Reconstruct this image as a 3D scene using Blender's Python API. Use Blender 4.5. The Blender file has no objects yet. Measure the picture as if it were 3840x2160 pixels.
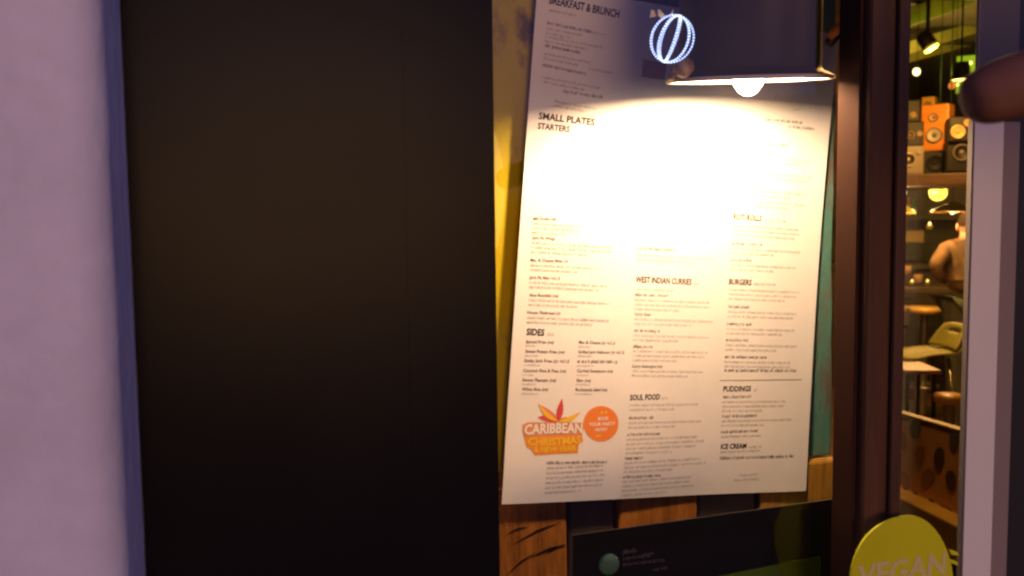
import bpy, bmesh, math, random
from mathutils import Vector, Matrix, noise
R = math.radians
random.seed(7)
sc = bpy.context.scene

# ------------------------------------------------------------------ camera
F = 3325.0                                   # focal length in photo pixels (3840 wide)
YAW, PITCH, ROLL = R(16.4), R(4.4), R(0.7)
CAM = Vector((0.0, -0.53, 1.55))
fwd = Vector((math.sin(YAW)*math.cos(PITCH), math.cos(YAW)*math.cos(PITCH), -math.sin(PITCH)))
rt0 = Vector((math.cos(YAW), -math.sin(YAW), 0))
up0 = rt0.cross(fwd)
rt = rt0*math.cos(ROLL) - up0*math.sin(ROLL)
up = up0*math.cos(ROLL) + rt0*math.sin(ROLL)
cd = bpy.data.cameras.new('camera')
cd.sensor_width = 36.0
cd.lens = 36.0*F/3840.0
cd.clip_start, cd.clip_end = 0.02, 200
cd.dof.use_dof = True
cd.dof.focus_distance = 0.78
cd.dof.aperture_fstop = 14.0
cam = bpy.data.objects.new('camera', cd)
sc.collection.objects.link(cam)
M = Matrix.Identity(4)
for i in range(3):
    M[i][0], M[i][1], M[i][2], M[i][3] = rt[i], up[i], -fwd[i], CAM[i]
cam.matrix_world = M
sc.camera = cam

def ray(px, py):
    return fwd + rt*((px-1920)/F) + up*((1080-py)/F)
def at(px, py, Y):                            # photo pixel -> point on the plane y = Y
    d = ray(px, py)
    return CAM + d*((Y-CAM.y)/d.y)
def dep(px, py, t):                           # photo pixel -> point at depth t
    return CAM + ray(px, py)*t

# ------------------------------------------------------------------ world, sun, exposure
SUN_AZ, SUN_EL = R(4), R(1.8)                  # low warm street light from behind the viewer
w = bpy.data.worlds.new('World'); sc.world = w; w.use_nodes = True
nt = w.node_tree; nt.nodes.clear()
o = nt.nodes.new('ShaderNodeOutputWorld'); bg = nt.nodes.new('ShaderNodeBackground')
sky = nt.nodes.new('ShaderNodeTexSky'); sky.sky_type = 'NISHITA'; sky.sun_disc = False
sky.sun_elevation = SUN_EL; sky.sun_rotation = R(180)-SUN_AZ
tint = nt.nodes.new('ShaderNodeMix'); tint.data_type = 'RGBA'; tint.blend_type = 'MULTIPLY'
tint.inputs[0].default_value = 1.0
tint.inputs[7].default_value = (0.64, 0.70, 3.0, 1)      # violet night glow of the lit street
nt.links.new(sky.outputs[0], tint.inputs[6]); nt.links.new(tint.outputs[2], bg.inputs[0])
bg.inputs[1].default_value = 0.15
nt.links.new(bg.outputs[0], o.inputs[0])
sl = bpy.data.lights.new('sun', 'SUN'); sl.energy = 0.72; sl.angle = R(24); sl.color = (1.0, 0.60, 0.26)
so = bpy.data.objects.new('sun', sl); sc.collection.objects.link(so)
sdir = Vector((math.sin(SUN_AZ)*math.cos(SUN_EL), -math.cos(SUN_AZ)*math.cos(SUN_EL), math.sin(SUN_EL)))
so.rotation_euler = sdir.to_track_quat('Z', 'Y').to_euler()
vs = sc.view_settings
vs.view_transform = 'Standard'; vs.look = 'None'; vs.exposure = 0.0; vs.gamma = 1.0
sc.cycles.use_denoising = True
sc.cycles.pixel_filter_type = 'BLACKMAN_HARRIS'; sc.cycles.filter_width = 2.4
sc.cycles.sample_clamp_indirect = 4.0
sc.cycles.max_bounces = 8
sc.cycles.transparent_max_bounces = 16
sc.cycles.caustics_reflective = False; sc.cycles.caustics_refractive = False

# ------------------------------------------------------------------ materials
MATS = {}
def mat(name, col, rough=0.6, metal=0.0, var=0.0, scale=8.0, stretch=(1,1,1), col2=None, thr=None,
        bump=0.0, emit=None, estr=0.0, spec=0.5, coat=0.0, sheen=0.0):
    if name in MATS: return MATS[name]
    m = bpy.data.materials.new(name); m.use_nodes = True
    t = m.node_tree; b = t.nodes['Principled BSDF']
    b.inputs['Base Color'].default_value = (*col, 1)
    b.inputs['Roughness'].default_value = rough
    b.inputs['Metallic'].default_value = metal
    b.inputs['Specular IOR Level'].default_value = spec
    b.inputs['Coat Weight'].default_value = coat
    b.inputs['Sheen Weight'].default_value = sheen
    if emit:
        b.inputs['Emission Color'].default_value = (*emit, 1)
        b.inputs['Emission Strength'].default_value = estr
    if var or col2 or bump:
        tc = t.nodes.new('ShaderNodeTexCoord'); mp = t.nodes.new('ShaderNodeMapping')
        mp.inputs['Scale'].default_value = stretch
        t.links.new(tc.outputs['Object'], mp.inputs[0])
        n = t.nodes.new('ShaderNodeTexNoise'); n.inputs['Scale'].default_value = scale
        n.inputs['Detail'].default_value = 8; n.inputs['Roughness'].default_value = 0.62
        t.links.new(mp.outputs[0], n.inputs[0])
        cr = t.nodes.new('ShaderNodeValToRGB')
        c2 = col2 or tuple(max(0, c*(1-var)) for c in col)
        c1 = col if col2 else tuple(min(1, c*(1+var*0.6)) for c in col)
        lo, hi = thr or (0.32, 0.68)
        cr.color_ramp.elements[0].position = lo; cr.color_ramp.elements[0].color = (*c2, 1)
        cr.color_ramp.elements[1].position = hi; cr.color_ramp.elements[1].color = (*c1, 1)
        t.links.new(n.outputs[0], cr.inputs[0]); t.links.new(cr.outputs[0], b.inputs['Base Color'])
        rr = t.nodes.new('ShaderNodeMapRange'); rr.inputs[3].default_value = max(0.03, rough-0.1); rr.inputs[4].default_value = min(1, rough+0.12)
        t.links.new(n.outputs[0], rr.inputs[0]); t.links.new(rr.outputs[0], b.inputs['Roughness'])
        if bump:
            bp = t.nodes.new('ShaderNodeBump'); bp.inputs['Strength'].default_value = bump; bp.inputs['Distance'].default_value = 0.004
            n2 = t.nodes.new('ShaderNodeTexNoise'); n2.inputs['Scale'].default_value = scale*6; n2.inputs['Detail'].default_value = 5
            t.links.new(mp.outputs[0], n2.inputs[0]); t.links.new(n2.outputs[0], bp.inputs['Height']); t.links.new(bp.outputs[0], b.inputs['Normal'])
    MATS[name] = m
    return m
def glow(name, col, s, clear=0.0):
    m = bpy.data.materials.new(name); m.use_nodes = True; t = m.node_tree; t.nodes.clear()
    out = t.nodes.new('ShaderNodeOutputMaterial'); e = t.nodes.new('ShaderNodeEmission')
    e.inputs[0].default_value = (*col, 1); e.inputs[1].default_value = s
    if clear:
        tr = t.nodes.new('ShaderNodeBsdfTransparent'); a = t.nodes.new('ShaderNodeAddShader')
        t.links.new(e.outputs[0], a.inputs[0]); t.links.new(tr.outputs[0], a.inputs[1]); t.links.new(a.outputs[0], out.inputs[0])
    else:
        t.links.new(e.outputs[0], out.inputs[0])
    return m
def pane_mat(name, rough=0.0, smear=0.0):
    m = bpy.data.materials.new(name); m.use_nodes = True; t = m.node_tree; t.nodes.clear()
    out = t.nodes.new('ShaderNodeOutputMaterial'); tr = t.nodes.new('ShaderNodeBsdfTransparent'); gl = t.nodes.new('ShaderNodeBsdfGlossy')
    gl.inputs['Roughness'].default_value = rough
    fr = t.nodes.new('ShaderNodeFresnel'); fr.inputs[0].default_value = 1.5
    mx = t.nodes.new('ShaderNodeMixShader'); t.links.new(fr.outputs[0], mx.inputs[0])
    t.links.new(tr.outputs[0], mx.inputs[1]); t.links.new(gl.outputs[0], mx.inputs[2]); t.links.new(mx.outputs[0], out.inputs[0])
    return m

# ------------------------------------------------------------------ mesh helpers
class MB:
    def __init__(s): s.v = []; s.f = []
    def add(s, vs, fs):
        k = len(s.v); s.v += [tuple(p) for p in vs]; s.f += [tuple(i+k for i in f) for f in fs]; return s
    def box(s, lo, hi, mtx=None):
        x0,y0,z0 = lo; x1,y1,z1 = hi
        vs = [Vector(p) for p in ((x0,y0,z0),(x1,y0,z0),(x1,y1,z0),(x0,y1,z0),(x0,y0,z1),(x1,y0,z1),(x1,y1,z1),(x0,y1,z1))]
        if mtx: vs = [mtx@p for p in vs]
        return s.add(vs, ((0,3,2,1),(4,5,6,7),(0,1,5,4),(1,2,6,5),(2,3,7,6),(3,0,4,7)))
    def tube(s, pts, r, n=8, cap=True):
        pts = [Vector(p) for p in pts]; rs = r if isinstance(r, (list, tuple)) else [r]*len(pts)
        rings = []
        prev = None
        for i, p in enumerate(pts):
            d = (pts[min(i+1, len(pts)-1)]-pts[max(i-1, 0)]).normalized()
            if prev is None:
                a = d.orthogonal().normalized()
            else:
                a = (prev - d*prev.dot(d)).normalized()
            prev = a; b = d.cross(a)
            rings.append([p + (a*math.cos(2*math.pi*k/n)+b*math.sin(2*math.pi*k/n))*rs[i] for k in range(n)])
        fs = []
        for i in range(len(pts)-1):
            for k in range(n):
                fs.append((i*n+k, i*n+(k+1)%n, (i+1)*n+(k+1)%n, (i+1)*n+k))
        if cap: fs += [tuple(range(n))[::-1], tuple((len(pts)-1)*n+k for k in range(n))]
        return s.add([q for rg in rings for q in rg], fs)
    def lathe(s, prof, n=24, mtx=None):        # prof: (r, z)
        vs = []
        for r, z in prof:
            for k in range(n):
                p = Vector((r*math.cos(2*math.pi*k/n), r*math.sin(2*math.pi*k/n), z))
                vs.append(mtx@p if mtx else p)
        fs = [(i*n+k, i*n+(k+1)%n, (i+1)*n+(k+1)%n, (i+1)*n+k) for i in range(len(prof)-1) for k in range(n)]
        return s.add(vs, fs)
    def build(s, name, m, parent=None, smooth=False, bevel=0.0, seg=2, solid=0.0):
        me = bpy.data.meshes.new(name); me.from_pydata(s.v, [], s.f); me.validate(); me.update()
        if m: me.materials.append(m)
        if smooth:
            for p in me.polygons: p.use_smooth = True
        ob = bpy.data.objects.new(name, me); sc.collection.objects.link(ob)
        if parent: 
            ob.parent = parent
            ob.matrix_parent_inverse = parent.matrix_world.inverted() if parent.type != 'EMPTY' else Matrix.Translation(-parent.location)
        if bevel:
            md = ob.modifiers.new('bevel', 'BEVEL'); md.width = bevel; md.segments = seg; md.limit_method = 'ANGLE'
            if seg > 3:
                md.harden_normals = True
                for p in me.polygons: p.use_smooth = True
        if solid:
            md = ob.modifiers.new('solid', 'SOLIDIFY'); md.thickness = solid
        return ob
def tag(o, label=None, cat=None, group=None, kind=None):
    if label: o['label'] = label
    if cat: o['category'] = cat
    if group: o['group'] = group
    if kind: o['kind'] = kind
    return o
def thing(name, loc, label, cat, group=None):
    e = bpy.data.objects.new(name, None); e.location = loc; e.empty_display_size = 0.05
    sc.collection.objects.link(e)
    return tag(e, label, cat, group)
def frame(p, zrot):                             # local frame at p: local -y is "front", turned by zrot
    return Matrix.Translation(p) @ Matrix.Rotation(zrot, 4, 'Z')
def facing(p, turn=0.0):                        # turn so that local -y looks at the camera (plus turn)
    d = CAM-Vector(p)
    return math.atan2(d.y, d.x)+math.pi/2+turn

# ------------------------------------------------------------------ shopfront: big pieces
stone = mat('pale_painted_stone', (0.72,0.715,0.76), 0.85, var=0.13, scale=10, bump=0.4)
black = mat('black_gloss_paint', (0.008,0.0075,0.009), 0.25, var=0.25, scale=3, spec=0.06)
brown = mat('dark_brown_timber', (0.095,0.043,0.020), 0.6, var=0.45, scale=6, stretch=(6,6,0.5), bump=0.15, spec=0.2)
MB().box((-14,-3.2,-0.15),(14,0.0,0.0)).build('pavement', mat('grey_paving', (0.10,0.095,0.09), 0.7, var=0.3, scale=3, bump=0.3))
tag(bpy.data.objects['pavement'], kind='structure')
MB().box((-30,-14,-0.4),(30,-3.21,-0.12)).build('road', mat('asphalt', (0.045,0.045,0.047), 0.8, var=0.3, scale=20, bump=0.4))
tag(bpy.data.objects['road'], kind='structure')

YP = -0.03                                     # front of the black panel
xj = at(495,1080,YP).x                         # stone meets black panel
xs = at(1530,1080,YP).x
xe = at(1861,1080,YP).x                        # right edge of black stile
xm0, xm1 = at(3256,1000,-0.02).x, at(3366,1000,-0.02).x
xp0 = at(3634,1300,-0.03).x; xp1 = at(3742,1300,-0.03).x
YG = 0.012

pil = thing('stone_pilaster', (xj-0.25,-0.03,0), 'pale painted stone pilaster with a purple-lit edge beside the black panel', 'pilaster')
MB().box((xj-0.52,-0.102,0.32),(xj,0.10,2.75)).build('shaft', stone, pil, bevel=0.018, seg=6)
MB().box((xj-0.54,-0.118,0),(xj+0.015,0.10,0.317)).build('plinth', stone, pil, bevel=0.01)
MB().box((xj-0.54,-0.132,2.753),(xj+0.02,0.10,2.95)).build('capital', stone, pil, bevel=0.015)

pan = thing('black_panel_post', ((xj+xe)/2,-0.03,0), 'wide black glossy timber panel between the pale pilaster and the menu window', 'panel')
MB().box((xj+0.001,YP+0.0006,0.0),(xj+0.026,0.10,2.95)).build('left_stile', black, pan)
MB().box((xj+0.026,YP+0.0008,0.0),(xs,0.10,2.95)).build('centre_board', black, pan)
MB().box((xs,YP+0.0004,0.0),(xe,0.10,2.95)).build('right_stile', black, pan)

win = thing('shop_window', ((xe+xp0)/2,0,0), 'dark brown timber shop window frame with two tall panes', 'window')
MB().box((xm0,-0.02,0.9),(xm1,0.0115,2.55)).build('mullion', brown, win, bevel=0.003)
MB().box((xm0-0.003,-0.012,0.9),(xm0-0.0005,0.0118,2.55)).build('glazing_bead', mat('shaded_bead_umber',(0.05,0.022,0.013),0.9,spec=0.05), win, bevel=0.002)  # bead colour darkened to hold down lamp light on the mullion's side
MB().box((xm0+0.018,-0.025,0.9),(xm0+0.027,-0.0205,2.55)).build('moulding', brown, win, bevel=0.002)
MB().box((xe+0.0005,-0.05,0.78),(xp0-0.0005,0.03,0.899)).build('sill', brown, win, bevel=0.004)
MB().box((xe+0.0005,-0.02,2.551),(xp0-0.0005,0.03,2.66)).build('head', brown, win, bevel=0.004)
MB().box((xe+0.0005,-0.015,0.0),(xp0-0.0005,0.03,0.779)).build('stall_riser', brown, win)
MB().box((xe+0.0005,-0.015,2.661),(xp0-0.0005,0.03,2.95)).build('fascia_board', black, win)
glass = pane_mat('window_glass')
for a, b in ((xe+0.001, xm0+0.002),(xm0+0.0022, xp1+0.01)):
    MB().add([(a,YG,0.9),(b,YG,0.9),(b,YG,2.55),(a,YG,2.55)], [(0,1,2,3)]).build('window_pane', glass, win)

grey = mat('post_dark_grey', (0.085,0.068,0.062), 0.5, var=0.2, scale=4)
cream = mat('post_pale_beige', (0.84,0.82,0.68), 0.45, var=0.12, scale=3, stretch=(1,1,0.3))
zt = at(3700,452,-0.03).z  # post colour changes at this height, dark grey above, pale beige below
dr = thing('door_frame', (xp1,0,0), 'door post at the right, dark grey above and pale beige below', 'door frame')
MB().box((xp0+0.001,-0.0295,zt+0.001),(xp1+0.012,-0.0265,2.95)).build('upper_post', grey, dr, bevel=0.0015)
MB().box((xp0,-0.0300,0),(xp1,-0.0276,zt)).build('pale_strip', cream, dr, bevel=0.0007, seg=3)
MB().box((xp0-0.0016,-0.0296,0),(xp0-0.0001,-0.0255,zt)).build('dark_edge_cover', mat('edge_cover_grey',(0.10,0.085,0.075),0.8,spec=0.1), dr)  # dark strip added to cover the brightly lit side of the pale strip
MB().box((xp1+0.0005,-0.0285,0),(xp1+0.016,-0.0262,zt)).build('strip_return', mat('dull_beige_metal',(0.26,0.21,0.17),0.5), dr, bevel=0.002)
MB().box((xp1+0.001,-0.0255,0.0),(xp1+0.95,-0.015,2.2)).build('door_leaf', mat('black_door_paint', (0.01,0.01,0.012), 0.5), dr, bevel=0.003)
MB().tube([(xp1+0.12,-0.06,0.9),(xp1+0.12,-0.06,1.3)], 0.012, 10).build('door_handle', mat('steel', (0.5,0.5,0.5), 0.3, 1.0), dr, True)

fac = thing('shop_building', (0,0.3,0), 'dark painted shop building around the menu window', 'building')
fm = mat('dark_facade_render', (0.06,0.05,0.05), 0.8, var=0.3, scale=4)
MB().box((-9,0.101,0),(xj-0.53,0.25,4.5)).build('left_wall', fm, fac)
MB().box((xp1+0.96,0.0,0),(12,0.25,4.5)).build('right_wall', fm, fac)
MB().box((xj-0.529,0.102,2.96),(xp1+0.959,0.25,4.5)).build('upper_wall', fm, fac)
MB().box((xj-0.529,0.1025,0),(xe-0.002,0.25,2.958)).build('pier', fm, fac)
MB().box((xp1+0.013,0.0515,2.201),(xp1+0.958,0.25,2.958)).build('door_head', fm, fac)

# ------------------------------------------------------------------ dining room shell
wallm = mat('dining_room_wall', (0.15,0.085,0.035), 0.8, var=0.4, scale=2)
darkwood = mat('dark_room_wood', (0.085,0.040,0.016), 0.55, var=0.5, scale=5, stretch=(1,1,4))
floorm = mat('orange_floorboards', (0.20,0.085,0.03), 0.5, var=0.5, scale=4, stretch=(8,0.6,1))
RX0, RX1, RY1, RZ = -3.0, 11.5, 9.4, 3.05
tag(MB().box((RX0,0.255,-0.15),(RX1,RY1,0.0)).build('floor', floorm), kind='structure')
tag(MB().box((RX0,0.255,RZ),(RX1,RY1,RZ+0.1)).build('ceiling', mat('dark_ceiling', (0.10,0.10,0.04), 0.8, var=0.3)), kind='structure')
tag(MB().box((RX0,RY1,0),(RX1,RY1+0.1,RZ)).build('wall_back', wallm), kind='structure')
tag(MB().box((RX0-0.1,0.255,0),(RX0,RY1,RZ)).build('wall_left', wallm), kind='structure')
tag(MB().box((RX1,0.255,0),(RX1+0.1,RY1,RZ)).build('wall_right', wallm), kind='structure')

# ------------------------------------------------------------------ planks behind the menu
YB = 0.2215
mustard = mat('worn_mustard_paint', (0.44,0.34,0.010), 0.85, spec=0.1, scale=20, col2=(0.13,0.085,0.035), thr=(0.34,0.44), bump=0.3, stretch=(1,1,0.6))
teal = mat('worn_teal_paint', (0.075,0.19,0.15), 0.65, scale=22, col2=(0.11,0.10,0.08), thr=(0.38,0.50), bump=0.4, stretch=(1,1,0.5))
raw = mat('raw_brown_wood', (0.16,0.075,0.03), 0.65, var=0.5, scale=8, stretch=(6,6,0.5), bump=0.3)
pb = thing('painted_plank_board', at(2500,1000,YB), 'board of worn mustard and teal planks hung behind the menu', 'board')
xa = at(1700,900,YB).x; xb = at(3128,1000,YB).x
cuts = [xa, at(1985,900,YB).x+0.012]
n = 4
for i in range(n): cuts.append(cuts[1]+(xb-0.062-cuts[1])*(i+1)/n)
cuts.append(xb)
zb = at(3060,1712,YB).z; ztop = at(2500,-420,YB).z
for i in range(len(cuts)-1):
    m_ = mustard if i == 0 else teal if i == len(cuts)-2 else raw
    b = MB()
    nz = 14; a, c = cuts[i]+0.0012, cuts[i+1]-0.0012
    rng = random.Random(i)
    zl = zb + (0.015 if i == 0 else 0) 
    vs = []; fs = []
    for k in range(nz+1):
        z = zl+(ztop-zl)*k/nz
        e0 = rng.uniform(-0.0012,0.0012); e1 = rng.uniform(-0.0018,0.0018)
        vs += [(a+e0,YB,z),(c+e1,YB,z),(c+e1,YB+0.014,z),(a+e0,YB+0.014,z)]
    for k in range(nz):
        q = 4*k
        for j in range(4): fs.append((q+j, q+(j+1)%4, q+4+(j+1)%4, q+4+j))
    fs += [(0,3,2,1), tuple(4*nz+j for j in range(4))]
    b.add(vs, fs).build('plank', m_, pb, bevel=0.0015)
MB().box((xa,YB+0.0145,zb+0.05),(xb,YB+0.03,zb+0.09)).build('batten', raw, pb)
MB().box((xa,YB+0.0145,ztop-0.09),(xb,YB+0.03,ztop-0.05)).build('batten', raw, pb)

YW = 0.2135
orange_w = mat('orange_varnished_wood', (0.50,0.18,0.025), 0.6, spec=0.2, var=0.6, scale=9, stretch=(7,7,1), bump=0.35)
amber_w = mat('amber_varnished_wood', (0.48,0.24,0.035), 0.6, spec=0.2, var=0.5, scale=8, stretch=(7,7,1), bump=0.3)
umber_w = mat('umber_stained_wood', (0.055,0.035,0.028), 0.55, var=0.4, scale=6, stretch=(5,5,0.6))
pw = thing('plank_partition', at(2500,2300,YW), 'low partition of orange and dark brown upright planks below the menu', 'partition')
edges = [1600, 2132, 2316, 2620, 2846, 3150]
cols = [orange_w, umber_w, orange_w, umber_w, amber_w, umber_w]
zpt = zb-0.002
for i in range(5):
    a = at(edges[i],2000,YW).x+0.001; c = at(edges[i+1],2000,YW).x-0.001
    d = -0.004 if cols[i] is umber_w else 0.0
    b = MB().box((a,YW-d,0.02),(c,YW+0.02,zpt))
    pl = b.build('plank', cols[i], pw, bevel=0.003)
    if i == 0:                                  # dark splits in the grain
        for (x0,y0,x1,y1) in ((1900,2005,1980,1975),(1925,2040,2100,1958),(1990,2090,2128,2040),(1895,2160,2010,2070),(2050,2075,2125,2042)):
            p0, p1 = at(x0,y0,YW-0.0005), at(x1,y1,YW-0.0005)
            MB().tube([p0,(p0+p1)/2+Vector((0,0,0.002)),p1],[0.0001,0.0006,0.0001],6).build('split', mat('black_crack',(0.015,0.006,0.003),0.9,spec=0.0), pl)

# ------------------------------------------------------------------ the menu sheet
YM = 0.21
TL, TR, BR, BL = (at(*p, YM) for p in ((2016,-62),(3152,132),(3020,1840),(1878,1888)))
ex = ((TR-TL)+(BR-BL))/2; ez = ((BL-TL)+(BR-TR))/2
inv = Matrix(((ex.x, ez.x),(ex.z, ez.z))).inverted()
def smooth(a, b, x):
    t = min(1, max(0, (x-a)/(b-a))); return t*t*(3-2*t)
def sheet_y(x, z):
    q = inv @ Vector((x-TL.x, z-TL.z)); s, t = q.x, q.y
    y = YM + 0.0070*smooth(0.72,1.0,s)*math.sin(math.pi*min(1,max(0,t))**0.75)
    y += 0.0012*math.sin(5.1*t+1.3*s)*math.sin(3.0*s+0.6) + 0.0010*math.sin(9*s+2*t)
    y -= 0.003*smooth(0.82,1.0,t)*smooth(0.35,0.0,s)         # lower left corner lifts
    return y
paper = mat('menu_paper', (0.80,0.765,0.72), 0.75, var=0.03, scale=30)
NS, NT = 30, 42
b = MB(); vs = []
for j in range(NT+1):
    t = j/NT
    for i in range(NS+1):
        s = i/NS
        p = (TL*(1-s)+TR*s)*(1-t)+(BL*(1-s)+BR*s)*t
        vs.append((p.x, sheet_y(p.x,p.z), p.z))
fs = [(j*(NS+1)+i, (j+1)*(NS+1)+i, (j+1)*(NS+1)+i+1, j*(NS+1)+i+1) for j in range(NT) for i in range(NS)]
b.add(vs, fs)
menu = b.build('menu_sheet', paper, None, smooth=True)
tag(menu, 'large white printed food menu sheet hanging behind the glass under the lamp', 'menu')

ink = mat('black_print_ink', (0.07,0.05,0.045), 0.7)
ink2 = mat('grey_print_ink', (0.32,0.28,0.25), 0.7)
def on_sheet(px, py, lift=0.0002):
    p = at(px, py, YM); return Vector((p.x, sheet_y(p.x,p.z)-lift, p.z))
def lay(vs2, p0, p1, lift, slant=0.0):          # local (u along, v up) in metres -> sheet
    a = at(*p0, YM); c = at(*p1, YM); d = (c-a).normalized(); u = Vector((-d.z,0,d.x))
    out = []
    for (x, y) in vs2:
        q = a + d*(x+y*slant) + u*y; out.append((q.x, sheet_y(q.x,q.z)-lift, q.z))
    return out
def mm(p0, p1): return (at(*p1,YM)-at(*p0,YM)).length
PXM = mm((2500,1200),(2500,1300))/100            # metres per pixel upright
def text_mesh(s, bold=0.0):
    cu = bpy.data.curves.new('t', 'FONT'); cu.body = s; cu.size = 1.0; cu.offset = bold; cu.resolution_u = 2
    ob = bpy.data.objects.new('t', cu); sc.collection.objects.link(ob)
    bpy.context.view_layer.update()
    me = bpy.data.meshes.new_from_object(ob.evaluated_get(bpy.context.evaluated_depsgraph_get()))
    vs = [(v.co.x, v.co.y) for v in me.vertices]; fs = [tuple(p.vertices) for p in me.polygons]
    bpy.data.objects.remove(ob); bpy.data.curves.remove(cu); bpy.data.meshes.remove(me)
    return vs, fs
def print_text(s, p0, p1, cap, name='text_line', m=ink, bold=0.012, lift=0.00025, parent=None, slant=0.08, arch=0.0):
    vs, fs = text_mesh(s, bold)
    x0 = min(v[0] for v in vs); x1 = max(v[0] for v in vs)
    W = mm(p0,p1); h = cap*PXM/0.70
    v2 = []
    for x, y in vs:
        k = (x-x0)/(x1-x0)
        v2.append((k*W, y*h+arch*PXM*(1-(2*k-1)**2)))
    MB().add(lay(v2,p0,p1,lift,slant), fs).build(name, m, parent or menu)
def pseudo(p0, p1, xh, seed, bold=False, width_frac=1.0):   # print too small to read: strokes of letter size
    rng = random.Random(seed); W = mm(p0,p1)*width_frac; h = xh*PXM; sw = h*(0.20 if bold else 0.15)
    vs, fs = [], []
    def q(x0,y0,x1,y1):
        k = len(vs); vs.extend(((x0,y0),(x1,y0),(x1,y1),(x0,y1))); fs.append((k,k+1,k+2,k+3))
    x = 0.0
    while x < W-h*1.2:
        for _ in range(rng.randint(2,9)):
            lw = h*rng.choice((0.3,0.55,0.6,0.62,0.85)); asc = rng.random()
            top = h*(1.5 if asc < 0.22 else 1.0); bot = -h*0.45 if asc > 0.90 else 0
            q(x,bot,x+sw,top)
            if lw > h*0.4:
                if rng.random() < 0.6: q(x+lw-sw,0,x+lw,h)
                if rng.random() < 0.7: q(x+sw,h-sw,x+lw-sw,h)
                if rng.random() < 0.55: q(x+sw,0,x+lw-sw,sw)
                if rng.random() < 0.3: q(x+sw,h*0.45,x+lw-sw,h*0.45+sw)
            x += lw+h*0.17
            if x > W-h: break
        x += h*0.45
    return vs, fs
def pline(p0, p1, xh=7.5, seed=0, bold=True, m=None, name='text_line'):
    vs, fs = pseudo(p0,p1,xh,seed,bold)
    MB().add(lay(vs,p0,p1,0.00025,0.10), fs).build(name, m or (ink if bold else ink2), menu)
def block(x0, y0, wd, n, sp=17, last=0.7, seed=0, slope=None, xh=7.0):
    b = MB()
    for i in range(n):
        y = y0+sp*i; x = x0-sp*i*0.075
        sl = slope if slope is not None else 0.10*(1580-y)/1140
        wf = (last if i == n-1 else random.Random(seed*7+i).uniform(0.9,1.0))
        p0, p1 = (x,y), (x+wd*wf, y+wd*wf*sl)
        vs, fs = pseudo(p0,p1,xh,seed*31+i,False); b.add(lay(vs,p0,p1,0.00025,0.10), fs)
    b.build('text_block', ink2, menu)
def sl(y): return 0.10*(1640-y)/1200
HEADS = [('BREAKFAST & BRUNCH',2060,12,2322,66,27),('SMALL PLATES',2020,445,2232,470,23),('STARTERS',2017,482,2138,495,21),
 ('ROTI ROLLS',2750,823,2858,830,22),('WEST INDIAN CURRIES',2380,1058,2591,1068,22),('BURGERS',2733,1066,2819,1070,21),
 ('SIDES',1974,1256,2041,1259,23),('PUDDINGS',2712,1468,2817,1467,20),('SOUL FOOD',2358,1499,2471,1496,20),('ICE CREAM',2703,1684,2799,1681,19)]
for s,a,b_,c,d,h in HEADS: print_text(s,(a,b_),(c,d),h,'heading',mat('bold_black_ink',(0.022,0.015,0.013),0.8,spec=0.1),0.028,slant=0.04)
PRICES = [(2868,831,2962,836),(2600,1068,2630,1069),(2828,1070,2922,1073),(2826,1468,2846,1468),(2478,1497,2508,1496),(2806,1682,2860,1680)]
for i,p in enumerate(PRICES): pline(p[:2],p[2:],8,100+i,False,ink2,'price')
print_text('£3.5',(2052,1259),(2075,1260),11,'price',ink2,0.01)
DISH = [('Jerk Pit Wings',1997,897,2083,901),('Mac & Cheese Bites (v)',1990,981,2131,985),('Jerk Pit Ribs +£1.5',1986,1046,2100,1050),
 ('Aloo Roundels (ve)',1985,1112,2093,1115),('House Flatbread (v)',1978,1177,2101,1180),
 ('Spiced Fries (ve)',1972,1287,2076,1289),('Sweet Potato Fries (ve)',1970,1323,2116,1325),('Sticky Jerk Fries (v) +£1.5',1966,1358,2132,1360),
 ('Coconut Rice & Peas (ve)',1962,1395,2121,1396),('Sweet Plantain (ve)',1959,1430,2084,1431),('White Rice (ve)',1957,1465,2054,1465),
 ('Mac & Cheese (v) +£1.5',2169,1288,2302,1291),('Grilled Jerk Halloumi (v) +£1.5',2167,1324,2336,1326),
 ('Curried Sweetcorn (ve)',2162,1395,2294,1396),('Slaw (ve)',2159,1430,2212,1431),('Rocksteady Salad (ve)',2156,1465,2273,1465),
 ('Curry Goat',2376,1182,2436,1184),('Curry Aubergine (ve)',2366,1377,2480,1378)]
for s,a,b_,c,d in DISH: print_text(s,(a,b_),(c,d),11,'dish_name',ink,0.014)
for i,(a,b_,c,d) in enumerate([(2163,1360,2317,1361),(2385,936,2546,944),(2377,1110,2504,1114),(2374,1243,2477,1246),(2371,1303,2452,1305),
 (2354,1570,2447,1569),(2348,1633,2479,1630),(2340,1722,2415,1719),(2332,1792,2485,1786),
 (2746,918,2865,923),(2741,979,2828,983),(2731,1155,2815,1158),(2726,1219,2825,1222),(2722,1280,2815,1282),(2718,1343,2885,1346),(2717,1394,3000,1397),
 (2712,1494,2823,1492),(2708,1567,2852,1563),(2704,1626,2849,1620),(2700,1724,2982,1715),(2046,1738,2282,1734),
 (2052,90,2222,124),(2045,175,2185,203),(2036,247,2206,282),(2113,346,2267,370),(2870,452,3025,464),(2962,478,3070,487),(2832,541,2970,550),(2802,568,2905,575),
 (2000,824,2100,829)]):
    pline((a,b_),(c,d),8.5,200+i)
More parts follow.
